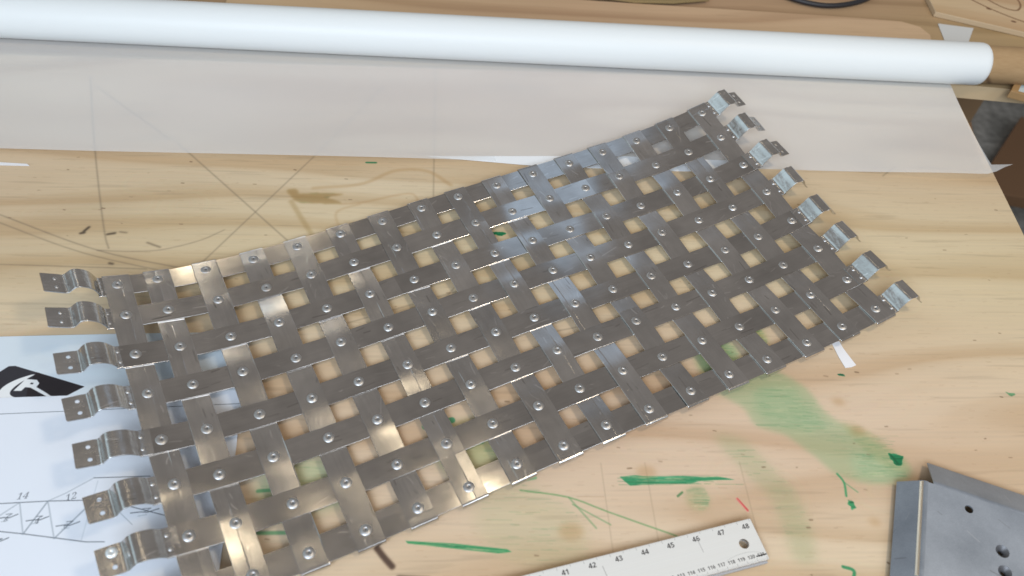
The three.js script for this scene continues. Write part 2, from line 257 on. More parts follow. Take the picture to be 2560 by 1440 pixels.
{
  const nx = 150, nz = 26, pos = [], uv = [], idx = [], x0 = -1.15;
  for (let j = 0; j <= nz; j++) for (let i = 0; i <= nx; i++) {
    const t = j / nz, s = i / nx;
    const xr = lerp(0.7, 0.6735, t) + sstep(t, 0.93, 1) * 0.024, x = lerp(x0, xr, s);
    const free = 1 - sstep(x, -0.12, 0.02) * (1 - sstep(x, 0.45, 0.62));
    const zf = -0.2355 - 0.012 * (1 - free) + 0.006 * sstep(x, -0.1, 0.6) - 0.012 * sstep(x, 0.66, 0.7), z = lerp(axisZ(x), zf, t);
    const lift = 0.0006 + 0.011 * free * Math.pow(t, 3) + 0.0012 * t * free * (1 + noise(x * 5, z * 9, 8)) + (0.008 * sstep(x, 0.655, 0.7) * sstep(t, 0.9, 1));
    pos.push(x, lift, z); uv.push(x, -z);
    if (i < nx && j < nz) { const a = j * (nx + 1) + i, b = a + nx + 1; idx.push(a, b, a + 1, a + 1, b, b + 1); }
  }
  const g = new THREE.BufferGeometry();
  g.setAttribute('position', new THREE.Float32BufferAttribute(pos, 3)); g.setAttribute('uv', new THREE.Float32BufferAttribute(uv, 2)); g.setIndex(idx); g.computeVertexNormals();
  const film = new THREE.MeshPhysicalMaterial({ color: new THREE.Color().setRGB(0.95, 0.98, 1.0), roughness: 0.28, transparent: true, opacity: 0.49, side: THREE.DoubleSide });
  tag(mesh('film_sheet', g, film), 'translucent sheet of drafting film unrolled flat over the back of the bench', 'film');
}
tag(mesh('paper_strip', sheetGeometry([[-0.09, -0.252], [0.16, -0.2615], [0.33, -0.257], [0.315, -0.236], [0.236, -0.2345], [0.05, -0.2385]], 0.0008), std([0.84, 0.86, 0.88], 0.7)), 'narrow white paper strip under the front edge of the film sheet', 'paper');
tag(mesh('torn_tape', slab([[0.364, 0.036], [0.3735, 0.035], [0.376, 0.05], [0.3785, 0.058], [0.384, 0.0735], [0.378, 0.0762], [0.3705, 0.0772], [0.3675, 0.063]], 0.0004, 0.0005), std([0.82, 0.82, 0.84], 0.7)), 'short strip of torn white tape on the bench below the right end of the mat', 'tape');
tag(mesh('tape_flake', slab([[-0.615, -0.224], [-0.578, -0.222], [-0.574, -0.2185], [-0.615, -0.2185]], 0.0004, 0.0005), std([0.8, 0.8, 0.82], 0.7)), 'small white flake of tape below the film sheet at the left edge', 'tape');

// ------------------------------------------------------------------ the two sheets of paper under the left end
const inkPaper = (draw, w, h, mw, mh, x0, z0) => fitted(canvasTexture(w, h, (c) => draw(c, w / mw, (x, z) => [((x - x0) / mw) * w, ((z - z0) / mh) * h])), x0, z0 + mh, mw, mh);
const logoMap = inkPaper((c, s, at) => {
  c.fillStyle = 'rgb(208,218,225)'; c.fillRect(0, 0, 4096, 4096);
  for (let i = 0; i < 40; i++) { c.fillStyle = `rgba(180,196,206,${rr(0.03, 0.1)})`; c.beginPath(); c.ellipse(...at(rr(-0.6, -0.3), rr(0.03, 0.12)), rr(0.01, 0.05) * s, rr(0.004, 0.012) * s, 0, 0, 7); c.fill(); }
  const poly = (pts, style) => { c.fillStyle = style; c.beginPath(); pts.forEach((p, i) => (i ? c.lineTo(...at(...p)) : c.moveTo(...at(...p)))); c.closePath(); c.fill(); };
  poly([[-0.54, 0.13], [-0.512, 0.085], [-0.5045, 0.0772], [-0.4985, 0.0767], [-0.425, 0.1015], [-0.46, 0.128]], 'rgb(44,42,48)');
  poly([[-0.476, 0.0842], [-0.425, 0.1015], [-0.46, 0.128], [-0.475, 0.125], [-0.479, 0.1]], 'rgb(30,22,26)');
  // the white swoosh round a slanted letter P
  const white = 'rgb(226,228,228)';
  c.fillStyle = white; c.beginPath(); c.moveTo(...at(-0.476, 0.0868)); c.lineTo(...at(-0.4795, 0.0872)); c.bezierCurveTo(...at(-0.492, 0.092), ...at(-0.506, 0.1), ...at(-0.504, 0.1105));
  c.bezierCurveTo(...at(-0.503, 0.117), ...at(-0.49, 0.12), ...at(-0.46, 0.1185)); c.lineTo(...at(-0.46, 0.1165)); c.bezierCurveTo(...at(-0.485, 0.117), ...at(-0.4945, 0.113), ...at(-0.4935, 0.107)); c.bezierCurveTo(...at(-0.492, 0.1), ...at(-0.484, 0.094), ...at(-0.476, 0.0868)); c.fill();
  poly([[-0.4835, 0.0925], [-0.4725, 0.0935], [-0.469, 0.0975], [-0.4705, 0.102], [-0.462, 0.107], [-0.452, 0.1135], [-0.457, 0.1135], [-0.476, 0.1028], [-0.481, 0.1022], [-0.4835, 0.1065], [-0.491, 0.1065]], white);
  poly([[-0.477, 0.0968], [-0.4745, 0.0972], [-0.4752, 0.0988], [-0.4778, 0.0985]], 'rgb(44,42,48)');
}, 1024, 512, 0.5, 0.25, -0.75, 0.03);
const paperSheet = (points, y, bow) => {
  const g = slab(points, y, 0.0005);
  return g;
};
tag(mesh('printed_sheet', paperSheet([[-0.75, 0.0482], [-0.5247, 0.0403], [-0.4061, 0.0359], [-0.273, 0.0321], [-0.2675, 0.15], [-0.75, 0.168]], 0.0006), [new THREE.MeshStandardMaterial({ map: logoMap, roughness: 0.75 }), paperWhite]), 'pale sheet printed with a black shape and white logo, under the mat end', 'paper');
const drawingMap = inkPaper((c, s, at) => {
  c.fillStyle = 'rgb(221,226,234)'; c.fillRect(0, 0, 4096, 4096); c.lineCap = 'round'; c.lineJoin = 'round';
  const line = (pts, w, style) => { c.strokeStyle = style; c.lineWidth = w * s; c.beginPath(); pts.forEach((p, i) => (i ? c.lineTo(...at(...p)) : c.moveTo(...at(...p)))); c.stroke(); };
  const ink = 'rgba(62,68,76,0.72)', soft = 'rgba(130,140,150,0.4)';
  line([[-0.52, 0.1345], [-0.3, 0.1235], [-0.27, 0.122]], 0.0007, ink);
  line([[-0.52, 0.229], [-0.4239, 0.2244], [-0.375, 0.2238]], 0.0009, ink); line([[-0.375, 0.2238], [-0.26, 0.256]], 0.0009, ink);
  line([[-0.49, 0.249], [-0.4561, 0.2527], [-0.4352, 0.2553], [-0.3805, 0.2635], [-0.365, 0.2636]], 0.0009, ink);
  line([[-0.4239, 0.2244], [-0.4104, 0.2167], [-0.3897, 0.2018]], 0.0012, soft); line([[-0.3897, 0.2018], [-0.34, 0.2005]], 0.0009, ink);
  line([[-0.3855, 0.205], [-0.385, 0.2635]], 0.0012, 'rgba(150,160,168,0.25)');
  line([[-0.47, 0.246], [-0.448, 0.2255], [-0.436, 0.2555], [-0.4239, 0.2244], [-0.4085, 0.26], [-0.384, 0.2235]], 0.0014, soft); line([[-0.436, 0.2555], [-0.4239, 0.2244]], 0.0016, soft); line([[-0.4085, 0.26], [-0.385, 0.2262]], 0.0014, soft);
  line([[-0.36, 0.235], [-0.345, 0.248]], 0.001, soft);
  const word = (text, x, z, turn, size) => { c.save(); c.translate(...at(x, z)); c.rotate(turn); c.fillStyle = 'rgba(48,54,62,0.75)'; c.font = `italic ${size * s}px serif`; c.textAlign = 'center'; c.fillText(text, 0, 0); c.restore(); };
  const scribble = (x, z, w, k) => { line([[x - w, z + 0.001], [x - w * 0.3, z], [x + w * 0.2, z + 0.0004], [x + w, z - 0.003]], 0.001, ink); line([[x - w * 0.2, z - 0.003 * k], [x + w * 0.4, z - 0.0036 * k], [x, z - 0.0004]], 0.0007, ink); line([[x - w * 0.4, z + 0.004], [x + w * 0.2, z + 0.0026]], 0.0009, soft); };
  word('14', -0.4475, 0.2222, -0.12, 0.009); word('12', -0.4045, 0.2235, -0.35, 0.009);
  scribble(-0.4545, 0.2397, 0.0085, 1); scribble(-0.428, 0.2422, 0.009, 1); scribble(-0.4005, 0.2475, 0.0095, 1); scribble(-0.455, 0.2615, 0.008, 0.6); scribble(-0.337, 0.236, 0.012, 1);
  word('8', -0.455, 0.2435, -0.1, 0.006); word('4', -0.428, 0.246, -0.1, 0.007); word('6', -0.402, 0.2505, -0.2, 0.006);
}, 2048, 1536, 0.32, 0.24, -0.54, 0.1);
tag(mesh('drawing_sheet', paperSheet([[-0.75, 0.1255], [-0.5006, 0.1149], [-0.4336, 0.1122], [-0.2715, 0.1055], [-0.2663, 0.1707], [-0.262, 0.2901], [-0.26, 0.36], [-0.75, 0.38]], 0.0012), [new THREE.MeshStandardMaterial({ map: drawingMap, roughness: 0.75 }), paperWhite]), 'white sheet with pencil lines and handwritten figures, in front of the printed sheet', 'paper');

// ------------------------------------------------------------------ the woven mat
const U = 0.0508;                                                     // one pitch of the weave
const COLS = [-7.302, -6.526, -5.548, -4.527, -3.53, -2.522, -1.518, -0.51, 0.458, 1.452, 2.467, 3.498, 4.486, 5.542, 6.54, 7.535];
const ROWS = [3.448, 2.538, 1.51, 0.528, -0.512, -1.497, -2.509, -3.504];
const bowl = (u, v) => { const a = u / 8, b = v / 4; return -0.2598 * a * a + 0.0530 * a * b + 0.0511 * b * b - 0.2210 * a ** 3 + 0.1656 * a * a * b + 0.1604 * a * b * b - 0.0249 * b ** 3 + 0.7352 * a ** 4 - 0.0103 * a ** 3 * b - 0.0188 * a * a * b * b + 0.0289 * a + 0.0083 * b + 0.0928; };
function height(u, v) {
  const lo = -7.5, hi = 7.7, e = 0.02;
  if (u < lo) return bowl(lo, v) + (u - lo) * (bowl(lo + e, v) - bowl(lo, v)) / e;
  if (u > hi) return bowl(hi, v) + (u - hi) * (bowl(hi, v) - bowl(hi - e, v)) / e;
  return bowl(u, v);
}
const place = (u, v, dz = 0) => V3(u * U, (height(u, v) + dz) * U, -v * U);
function upAt(u, v) { const e = 0.01; return place(u, v + e).sub(place(u, v - e)).cross(place(u + e, v).sub(place(u - e, v))).negate().normalize(); }
const T = 0.027, W = 0.552, WC = 0.525, AL = 0.22 * T, AC = 0.86 * T;                    // the long strips stay straighter than the cross strips
// +1 where the long strip lies on top; the outer long strips are always wrapped by the cross strips, and the weaver slipped one beat at the fifteenth column
const longOnTop = (i, j) => (i === 0 || i === 7 ? -1 : (i + (j >= 14 ? j - 1 : j)) % 2 === 0 ? 1 : -1);
function weave(t, stops, sign) {                                      // smooth path through the crossings
  if (t <= stops[0]) return sign(0);
  for (let k = 0; k + 1 < stops.length; k++) if (t <= stops[k + 1]) { const f = sstep((t - stops[k]) / (stops[k + 1] - stops[k]), 0.05, 0.95); return lerp(sign(k), sign(k + 1), f); }
  return sign(stops.length - 1);
}
// sweeps a rectangular bar section along frames {p, side, up, s}; uv = (metres along, metres across)
function sweep(frames, w, t, bevel = 0.1) {
  const shift = [rr(0, 3), rr(0, 3)];
  const b = t * bevel * 2, hw = w / 2, ht = t / 2, prof = [[-hw + b, ht, 0, 1], [hw - b, ht, 0, 1], [hw - b, ht, 0.5, 0.9], [hw, ht - b, 0.9, 0.5], [hw, ht - b, 1, 0], [hw, -ht + b, 1, 0], [hw, -ht + b, 0.9, -0.5], [hw - b, -ht, 0.5, -0.9], [hw - b, -ht, 0, -1], [-hw + b, -ht, 0, -1], [-hw + b, -ht, -0.5, -0.9], [-hw, -ht + b, -0.9, -0.5], [-hw, -ht + b, -1, 0], [-hw, ht - b, -1, 0], [-hw, ht - b, -0.9, 0.5], [-hw + b, ht, -0.5, 0.9]];
  const pos = [], nor = [], uv = [], idx = [], n = prof.length, q = V3(0, 0, 0);
  for (const f of frames) for (const [x, y, nx, ny] of prof) {
    q.copy(f.p).addScaledVector(f.side, x).addScaledVector(f.up, y); pos.push(q.x, q.y, q.z);
    q.set(0, 0, 0).addScaledVector(f.side, nx).addScaledVector(f.up, ny).normalize(); nor.push(q.x, q.y, q.z);
    uv.push(f.s + shift[0], x + shift[1]);
  }
  for (let k = 0; k + 1 < frames.length; k++) for (let m = 0; m < n; m += 1) {
    const a = k * n + m, c = k * n + (m + 1) % n, d = a + n, e = c + n;
    idx.push(a, c, d, c, e, d);
  }
  for (const [k, dir] of [[0, -1], [frames.length - 1, 1]]) {         // end caps
    const f = frames[k], at = pos.length / 3, fwd = V3(0, 0, 0).crossVectors(f.up, f.side).multiplyScalar(1);
    const along = frames[Math.min(k + 1, frames.length - 1)].p.clone().sub(frames[Math.max(k - 1, 0)].p).normalize().multiplyScalar(dir);
    for (const [x, y] of [[-hw, ht - b], [hw, ht - b], [hw, -ht + b], [-hw, -ht + b]]) { q.copy(f.p).addScaledVector(f.side, x).addScaledVector(f.up, y); pos.push(q.x, q.y, q.z); nor.push(along.x, along.y, along.z); uv.push(f.s, x); }
    dir > 0 ? idx.push(at, at + 1, at + 2, at, at + 2, at + 3) : idx.push(at, at + 2, at + 1, at, at + 3, at + 2);
  }
  const g = new THREE.BufferGeometry();
  g.setAttribute('position', new THREE.Float32BufferAttribute(pos, 3)); g.setAttribute('normal', new THREE.Float32BufferAttribute(nor, 3)); g.setAttribute('uv', new THREE.Float32BufferAttribute(uv, 2)); g.setIndex(idx);
  return g;
}
function framesOf(points, ups, tilt) {                                // side and up vectors from a path; tilt rolls the strip a little
  let s = 0;
  return points.map((p, k) => {
    const d = points[Math.min(k + 1, points.length - 1)].clone().sub(points[Math.max(k - 1, 0)]).normalize();
    if (k) s += p.distanceTo(points[k - 1]);
    const side = V3(0, 0, 0).crossVectors(d, ups[k]).normalize(), up = V3(0, 0, 0).crossVectors(side, d).normalize(), a = tilt ? tilt(s) : 0;
    return { p, s, side: side.clone().multiplyScalar(Math.cos(a)).addScaledVector(up, Math.sin(a)), up: up.clone().multiplyScalar(Math.cos(a)).addScaledVector(side, -Math.sin(a)) };
  });
}
// brushed aluminium: uv in metres along and across a strip
const scratchMap = greyTexture(1024, 256, (x, y) => 0.8 + noise(x / 90, y / 1.3, 21) * 0.05 + noise(x / 40, y / 30, 22) * 0.1 + noise(x / 130, y / 60, 23) * 0.16);
scratchMap.repeat.set(1 / 0.4, 1 / 0.1);
const dentMap = greyTexture(1024, 256, (x, y) => 0.5 + noise(x / 150, y / 120, 31) * 0.45 + noise(x / 60, y / 52, 32) * 0.05);
dentMap.repeat.set(1 / 0.4, 1 / 0.1);
const wearMap = canvasTexture(1024, 512, (c, w, h) => {                // 0.8 x 0.4 m of handled sheet: rolling lines, smudges, fine scratches
  const im = c.createImageData(w, h);
  for (let y = 0; y < h; y++) for (let x = 0; x < w; x++) { const v = 214 + noise(x / 120, y / 1.6, 61) * 5 + noise(x / 70, y / 60, 62) * 20 + noise(x / 16, y / 14, 63) * 8, o = (y * w + x) * 4; im.data[o] = v; im.data[o + 1] = v - 1; im.data[o + 2] = v - 2; im.data[o + 3] = 255; }
  c.putImageData(im, 0, 0);
  for (let k = 0; k < 420; k++) { c.strokeStyle = `rgba(255,255,255,${rr(0.25, 0.9)})`; c.lineWidth = rr(0.6, 1.6); const x = rr(0, w), y = rr(0, h), a = rr(-0.5, 0.5), l = rr(3, 16) * (k % 9 ? 1 : 2.5); c.beginPath(); c.moveTo(x, y); c.quadraticCurveTo(x + l * 0.5, y + l * a * 0.5 + rr(-2, 2), x + l, y + l * a); c.stroke(); }
  for (let k = 0; k < 260; k++) { c.strokeStyle = `rgba(120,116,112,${rr(0.15, 0.5)})`; c.lineWidth = rr(0.6, 1.4); const x = rr(0, w), y = rr(0, h), l = rr(4, 26); c.beginPath(); c.moveTo(x, y); c.lineTo(x + l, y + rr(-2, 2)); c.stroke(); }
});
wearMap.wrapS = wearMap.wrapT = THREE.RepeatWrapping; wearMap.repeat.set(1 / 0.8, 1 / 0.4);
const aluminium = (c, rough, bump) => new THREE.MeshPhysicalMaterial({ map: wearMap, color: new THREE.Color().setRGB(...c.map((x) => x * 1.3)), metalness: 1, roughness: rough, roughnessMap: scratchMap, ...(bump ? { bumpMap: dentMap, bumpScale: bump } : {}) });
const metals = [aluminium([0.71, 0.705, 0.7], 0.24, 0.0008), aluminium([0.68, 0.675, 0.67], 0.26, 0.001), aluminium([0.74, 0.735, 0.73], 0.22, 0.0008)];
const longMetals = [aluminium([0.63, 0.62, 0.61], 0.16, 0), aluminium([0.66, 0.65, 0.64], 0.15, 0)];
const rivetMetal = new THREE.MeshStandardMaterial({ color: new THREE.Color().setRGB(0.52, 0.52, 0.52), metalness: 1, roughness: 0.46 });
const mandrelMetal = new THREE.MeshStandardMaterial({ color: new THREE.Color().setRGB(0.16, 0.16, 0.16), metalness: 0.7, roughness: 0.6 });

const mat = thing('woven_metal_mat', 'mat of woven riveted aluminium strips with bent clips at both ends, lying across the bench', 'metal mat', [-0.0004, 0.0041, 0.0032], 0.42133);
for (let i = 0; i < 8; i++) {
  const v = ROWS[i], pts = [], ups = [], n = 330, ph = rr(0, 9);
  for (let k = 0; k <= n; k++) {
    const u = lerp(-7.68, 7.92, k / n), up = upAt(u, v);
    pts.push(place(u, v).addScaledVector(up, (AL * weave(u, COLS, (j) => longOnTop(i, j)) + 0.004 * noise(u * 0.8, v * 3, 40)) * U)); ups.push(up);
  }
  mesh('long_strip', sweep(framesOf(pts, ups, (s) => 0.012 * noise(s * 9, ph, 41)), W * U, T * U), longMetals[i % 2], mat);
}
for (let j = 0; j < 16; j++) {
  const u = COLS[j], pts = [], ups = [], n = 190, ph = rr(0, 9), lean = [2, 3, 5, 7].includes(j) ? rr(-0.004, 0.004) : rr(-0.018, 0.018), top = ROWS[0] + W / 2 - 0.015, low = ROWS[7] - W / 2 - 0.002, R = 0.045;
  const bend = (vEdge, dir) => {                                      // the end folds down round the outer long strip
    const out = [], c = place(u, vEdge), up = upAt(u, vEdge), along = place(u, vEdge + 0.01 * dir).sub(c).normalize();
    for (let k = 1; k <= 9; k++) { const a = (k / 9) * Math.PI * 0.5; out.push([c.clone().addScaledVector(along, R * U * Math.sin(a)).addScaledVector(up, (AC - R + R * Math.cos(a)) * U), up.clone().multiplyScalar(Math.cos(a)).addScaledVector(along, Math.sin(a))]); }
    const e = out[8]; out.push([e[0].clone().addScaledVector(up, -0.03 * U), along.clone()]);
    return out;
  };
  for (const [p, up] of bend(low, -1).reverse()) { pts.push(p); ups.push(up); }
  for (let k = 0; k <= n; k++) {
    const v = lerp(low, top, k / n), up = upAt(u, v);
    pts.push(place(u, v).addScaledVector(up, (-AC * weave(-v, ROWS.map((r) => -r), (i) => longOnTop(i, j)) + 0.004 * noise(v * 0.9, u * 3, 42)) * U)); ups.push(up);
  }
  for (const [p, up] of bend(top, 1)) { pts.push(p); ups.push(up); }
  mesh('cross_strip', sweep(framesOf(pts, ups, (s) => lean + 0.03 * noise(s * 11, ph, 43)), WC * U, T * U), metals[(j * 2 + (j >> 2)) % 3], mat);
}
const lathe = (pts, seg = 28) => new THREE.LatheGeometry(pts.map(([r, y]) => new THREE.Vector2(r, y)), seg);
const rivetShape = lathe([[0, 0.0006], [0.0015, 0.0006], [0.0018, 0.0011], [0.0022, 0.0014], [0.003, 0.0013], [0.0042, 0.0009], [0.0053, 0.0004], [0.0055, -0.0002]]);
const mandrelShape = lathe([[0, 0.00115], [0.0007, 0.0011], [0.0011, 0.0007]], 14);
const smallShape = lathe([[0, 0.0011], [0.001, 0.00105], [0.0019, 0.0006], [0.0022, -0.0002]], 18);
function seat(o, p, up, turn = 0) { o.position.copy(p); o.quaternion.setFromUnitVectors(V3(0, 1, 0), up).multiply(new THREE.Quaternion().setFromAxisAngle(V3(0, 1, 0), turn)); return o; }
for (let i = 0; i < 8; i++) for (let j = 0; j < 16; j++) {
  const u = COLS[j] + rr(-0.022, 0.022), v = ROWS[i] + rr(-0.022, 0.022), up = upAt(u, v).add(V3(rr(-0.03, 0.03), 0, rr(-0.03, 0.03))).normalize();
  const r = seat(mesh('rivet', rivetShape, rivetMetal, mat), place(u, v).addScaledVector(up, ((longOnTop(i, j) > 0 ? AL : AC) + T / 2) * U), up, rr(0, 6));
  r.scale.set(1, rr(0.8, 1.15), 1);
  mesh('mandrel', mandrelShape, mandrelMetal, r);
}
// end clips: a flat foot, a hump and a flat tab with two holes, bent from one strip; profile = [out, up], tab from the last two points on
function clipGeometry(prof, tabLength, holes) {
  const N = 70, pts = new THREE.CatmullRomCurve3(prof.map(([x, y]) => V3(x * U, y * U, 0))).getPoints(N), z = V3(0, 0, 1);
  const ups = pts.map((p, k) => V3(0, 0, 0).crossVectors(z, pts[Math.min(k + 1, N)].clone().sub(pts[Math.max(k - 1, 0)])).normalize());
  const arch = sweep(framesOf(pts, ups), W * 0.97 * U, T * 0.8 * U).toNonIndexed();
  const h = W * 0.485 * U, l = tabLength * U, s = new THREE.Shape([new THREE.Vector2(-0.0003, -h), new THREE.Vector2(l - 0.001, -h + 0.0004), new THREE.Vector2(l, -h + 0.0015), new THREE.Vector2(l, h - 0.0008), new THREE.Vector2(-0.0003, h)]);
  if (holes) for (const k of [-1, 1]) { const p = new THREE.Path(); p.absarc(0.1 * U, k * 0.13 * U, 0.002, 0, 7, true); s.holes.push(p); }
  const last = pts[N], d = last.clone().sub(pts[N - 1]).normalize();
  const tab = new THREE.ExtrudeGeometry(s, { depth: T * 0.8 * U, bevelEnabled: false, curveSegments: 16 }).rotateX(Math.PI / 2).translate(0, T * 0.4 * U, 0).rotateZ(Math.atan2(d.y, d.x)).translate(last.x, last.y, 0);
  const g = mergeGeometries([arch, tab]);
  g.userData.tab = { at: last, turn: Math.atan2(d.y, d.x) };
  return g;
}
const lowHump = (k) => [[-0.16, 0], [-0.02, 0], [0.06, 0.012], [0.14, 0.06 * k], [0.24, 0.12 * k], [0.36, 0.15 * k], [0.5, 0.15 * k], [0.58, 0.12 * k], [0.63, 0.05 * k], [0.665, -0.02], [0.7, -0.045], [0.76, -0.05]];
const tallHump = (k, e) => [[-0.16, 0], [-0.02, 0], [0.06, 0.02], [0.15, 0.085 * k], [0.27, 0.185 * k], [0.34, 0.225 * k], [0.4, 0.225 * k], [0.46, 0.21 * k], [0.53, 0.215 * k], [0.585, 0.18 * k], [0.63, 0.11 * k], [0.66, 0.06 * k], [0.7, 0.05 * k - e * 0.5], [0.75, 0.05 * k - e]];
const clipShapes = [clipGeometry(lowHump(1), 0.34, true), clipGeometry(lowHump(1.1), 0.36, false), clipGeometry(lowHump(0.9), 0.34, true), clipGeometry(lowHump(1.15), 0.34, true)];
const farShapes = [clipGeometry(tallHump(1.25, 0.03), 0.24, true), clipGeometry(tallHump(1.3, 0.05), 0.22, true), clipGeometry(tallHump(1.3, 0.11), 0.1, false), clipGeometry(tallHump(1.18, 0.09), 0.12, false)];
const rippleMap = greyTexture(512, 256, (x, y) => 0.5 + noise(x / 26, y / 34, 71) * 0.3 + noise(x / 9, y / 14, 72) * 0.14);
rippleMap.repeat.set(1 / 0.1, 1 / 0.05);
const zinc = new THREE.MeshPhysicalMaterial({ map: wearMap, color: new THREE.Color().setRGB(0.92, 0.92, 0.92), metalness: 1, roughness: 0.3, roughnessMap: scratchMap, bumpMap: rippleMap, bumpScale: 0.00018 });
const nearZinc = zinc.clone(); nearZinc.bumpScale = 0.00025;
for (const end of [-1, 1]) for (let i = 0; i < 8; i++) {
  const u = end < 0 ? -7.60 : 7.83, v = ROWS[i], up = upAt(u, v), out = place(u + 0.02 * end, v).sub(place(u, v)).normalize(), side = V3(0, 0, 0).crossVectors(out, up);
  const slope = end < 0 ? [0.36, 0.24, 0.12, 0.04, 0, 0, 0, 0][i] + rr(-0.03, 0.03) : -0.1 + rr(-0.06, 0.06);
  out.applyAxisAngle(side, slope); up.applyAxisAngle(side, slope);
  const yaw = rr(-0.045, 0.045); out.applyAxisAngle(up, yaw); side.applyAxisAngle(up, yaw);
  const kind = end < 0 ? (i < 2 ? 1 : [0, 2, 3][i % 3]) : [0, 3, 2][i % 3];
  const shape = end < 0 ? clipShapes[kind] : farShapes[i === 0 || i === 2 ? 0 : i === 1 ? 1 : i % 2 ? 2 : 3];
  const clip = mesh('end_clip', shape, end < 0 ? nearZinc : zinc, mat), onTab = (o, x, z) => { const { at, turn } = shape.userData.tab; o.position.set(at.x + x * U * Math.cos(turn) - T * 0.4 * U * Math.sin(turn), at.y + x * U * Math.sin(turn) + T * 0.4 * U, z * U); o.rotation.z = turn; };
  clip.position.copy(place(u, v)).addScaledVector(up, (AL * longOnTop(i, end < 0 ? 0 : 15) + 0.17 * T) * U);
  clip.quaternion.setFromRotationMatrix(new THREE.Matrix4().makeBasis(out, up, side));
  for (const k of [-1, 1]) { const r = mesh('small_rivet', smallShape, rivetMetal, clip); r.position.set(0.01 * U, T * 0.4 * U, k * 0.13 * U); }
  if (kind === 1) for (const k of [-1, 1]) { const r = mesh('small_rivet', smallShape, rivetMetal, clip); onTab(r, 0.1, k * 0.12); }
  if (end < 0 && i === 6) { const r = mesh('washer_rivet', lathe([[0, 0.0008], [0.001, 0.0008], [0.0014, 0.0016], [0.003, 0.0016], [0.0046, 0.0008], [0.0048, 0]]), std([0.8, 0.86, 0.88], 0.35, { metalness: 0.6 }), clip); onTab(r, 0.1, 0.13); }
}

// ------------------------------------------------------------------ the ruler
{
  const far = V3(0.2195, 0, 0.2535), dir = V3(0.219 - 0.003, 0, 0.254 - 0.304).normalize(), turn = Math.atan2(-dir.z, dir.x), L = 1.2192, wide = 0.0405;
  const ruler = thing('aluminium_ruler', 'pale metal ruler numbered to 48 lying in front of the mat', 'ruler', [far.x, 0.0045, far.z], turn);
  const map = canvasTexture(2048, 260, (c, w, h) => {
    const s = w / 0.32;                                               // the last 0.32 m; x runs to the end at the right, y from the inch edge down
    c.fillStyle = 'rgb(218,216,211)'; c.fillRect(0, 0, w, h);
    for (let y = 0; y < h; y++) { c.fillStyle = `rgba(150,148,144,${0.05 + 0.05 * noise(3, y / 2.5, 3)})`; c.fillRect(0, y, w, 1); }
    c.fillStyle = 'rgb(58,56,56)'; c.textAlign = 'center';
    for (let n = 36; n <= 48; n++) {
      const x = w - 0.0089 * s - (48 - n) * 0.0254 * s;
      c.font = `bold ${0.0066 * s}px sans-serif`; c.fillText(String(n), x + 0.001 * s, 0.0088 * s);
      for (let k = 0; k < 16; k++) { c.fillStyle = `rgba(90,88,86,${k % 8 === 0 ? 0.4 : 0.16})`; c.fillRect(x - 0.006 * s + (k * 0.0254 * s) / 16, 0, 0.0005 * s, (k === 0 ? 0.0032 : k % 8 === 0 ? 0.0026 : k % 4 === 0 ? 0.002 : 0.0014) * s); }
      c.fillStyle = 'rgb(58,56,56)';
    }
    c.save(); c.translate(w - 0.058 * s, 0.008 * s); c.rotate(-0.05); c.fillStyle = 'rgba(120,118,116,0.35)'; c.fillRect(0, 0, 0.0008 * s, 0.012 * s); c.restore();
    c.save(); c.translate(w - 0.152 * s, 0.009 * s); c.rotate(-0.08); c.fillStyle = 'rgba(120,118,116,0.5)'; c.fillRect(0, 0, 0.0007 * s, 0.013 * s); c.restore();
    c.strokeStyle = 'rgba(120,118,114,0.4)'; c.lineWidth = 2; c.beginPath(); c.moveTo(w - 0.04 * s, h - 0.008 * s); c.quadraticCurveTo(w - 0.02 * s, h - 0.014 * s, w - 0.006 * s, h - 0.008 * s); c.stroke();
    for (let n = 0; n < 34; n++) {
      const x = w - 0.0016 * s - n * 0.01 * s;
      for (let k = 0; k < 10; k++) { c.fillStyle = `rgba(70,68,66,${k === 0 ? 0.5 : 0.2})`; c.fillRect(x - k * 0.001 * s, h - (k === 0 ? 0.0032 : k === 5 ? 0.0024 : 0.0017) * s, 0.00035 * s, 0.0032 * s); }
      c.fillStyle = 'rgb(52,50,50)'; c.font = `bold ${0.0044 * s}px sans-serif`; c.fillText(String(121 - n), x - 0.0042 * s, h - 0.0042 * s);
    }
    c.fillRect(w - 0.011 * s, h - 0.0058 * s, 0.0105 * s, 0.0012 * s);
  });
  map.wrapS = map.wrapT = THREE.ClampToEdgeWrapping; map.repeat.set(1 / 0.32, 1 / wide); map.offset.set(1, 1);
  const pts = [[-L, 0], [-0.0008, 0], [0, 0.0008], [0, wide - 0.0008], [-0.0008, wide], [-L, wide]];
  const satin = new THREE.MeshPhysicalMaterial({ map, roughness: 0.5, metalness: 0, specularIntensity: 0.8 });
  mesh('blade', slab(pts, 0, 0.0044, 0.0002, [[-0.0168, 0.0215, 0.0049]]), [satin, new THREE.MeshStandardMaterial({ color: new THREE.Color().setRGB(0.6, 0.6, 0.6), metalness: 0.9, roughness: 0.4 })], ruler);
  const foot = mesh('edge_rail', new THREE.BoxGeometry(L - 0.002, 0.0016, 0.005).translate(-L / 2, -0.0009, wide - 0.001), std([0.4, 0.4, 0.41], 0.6, { metalness: 0.3 }), ruler);
}

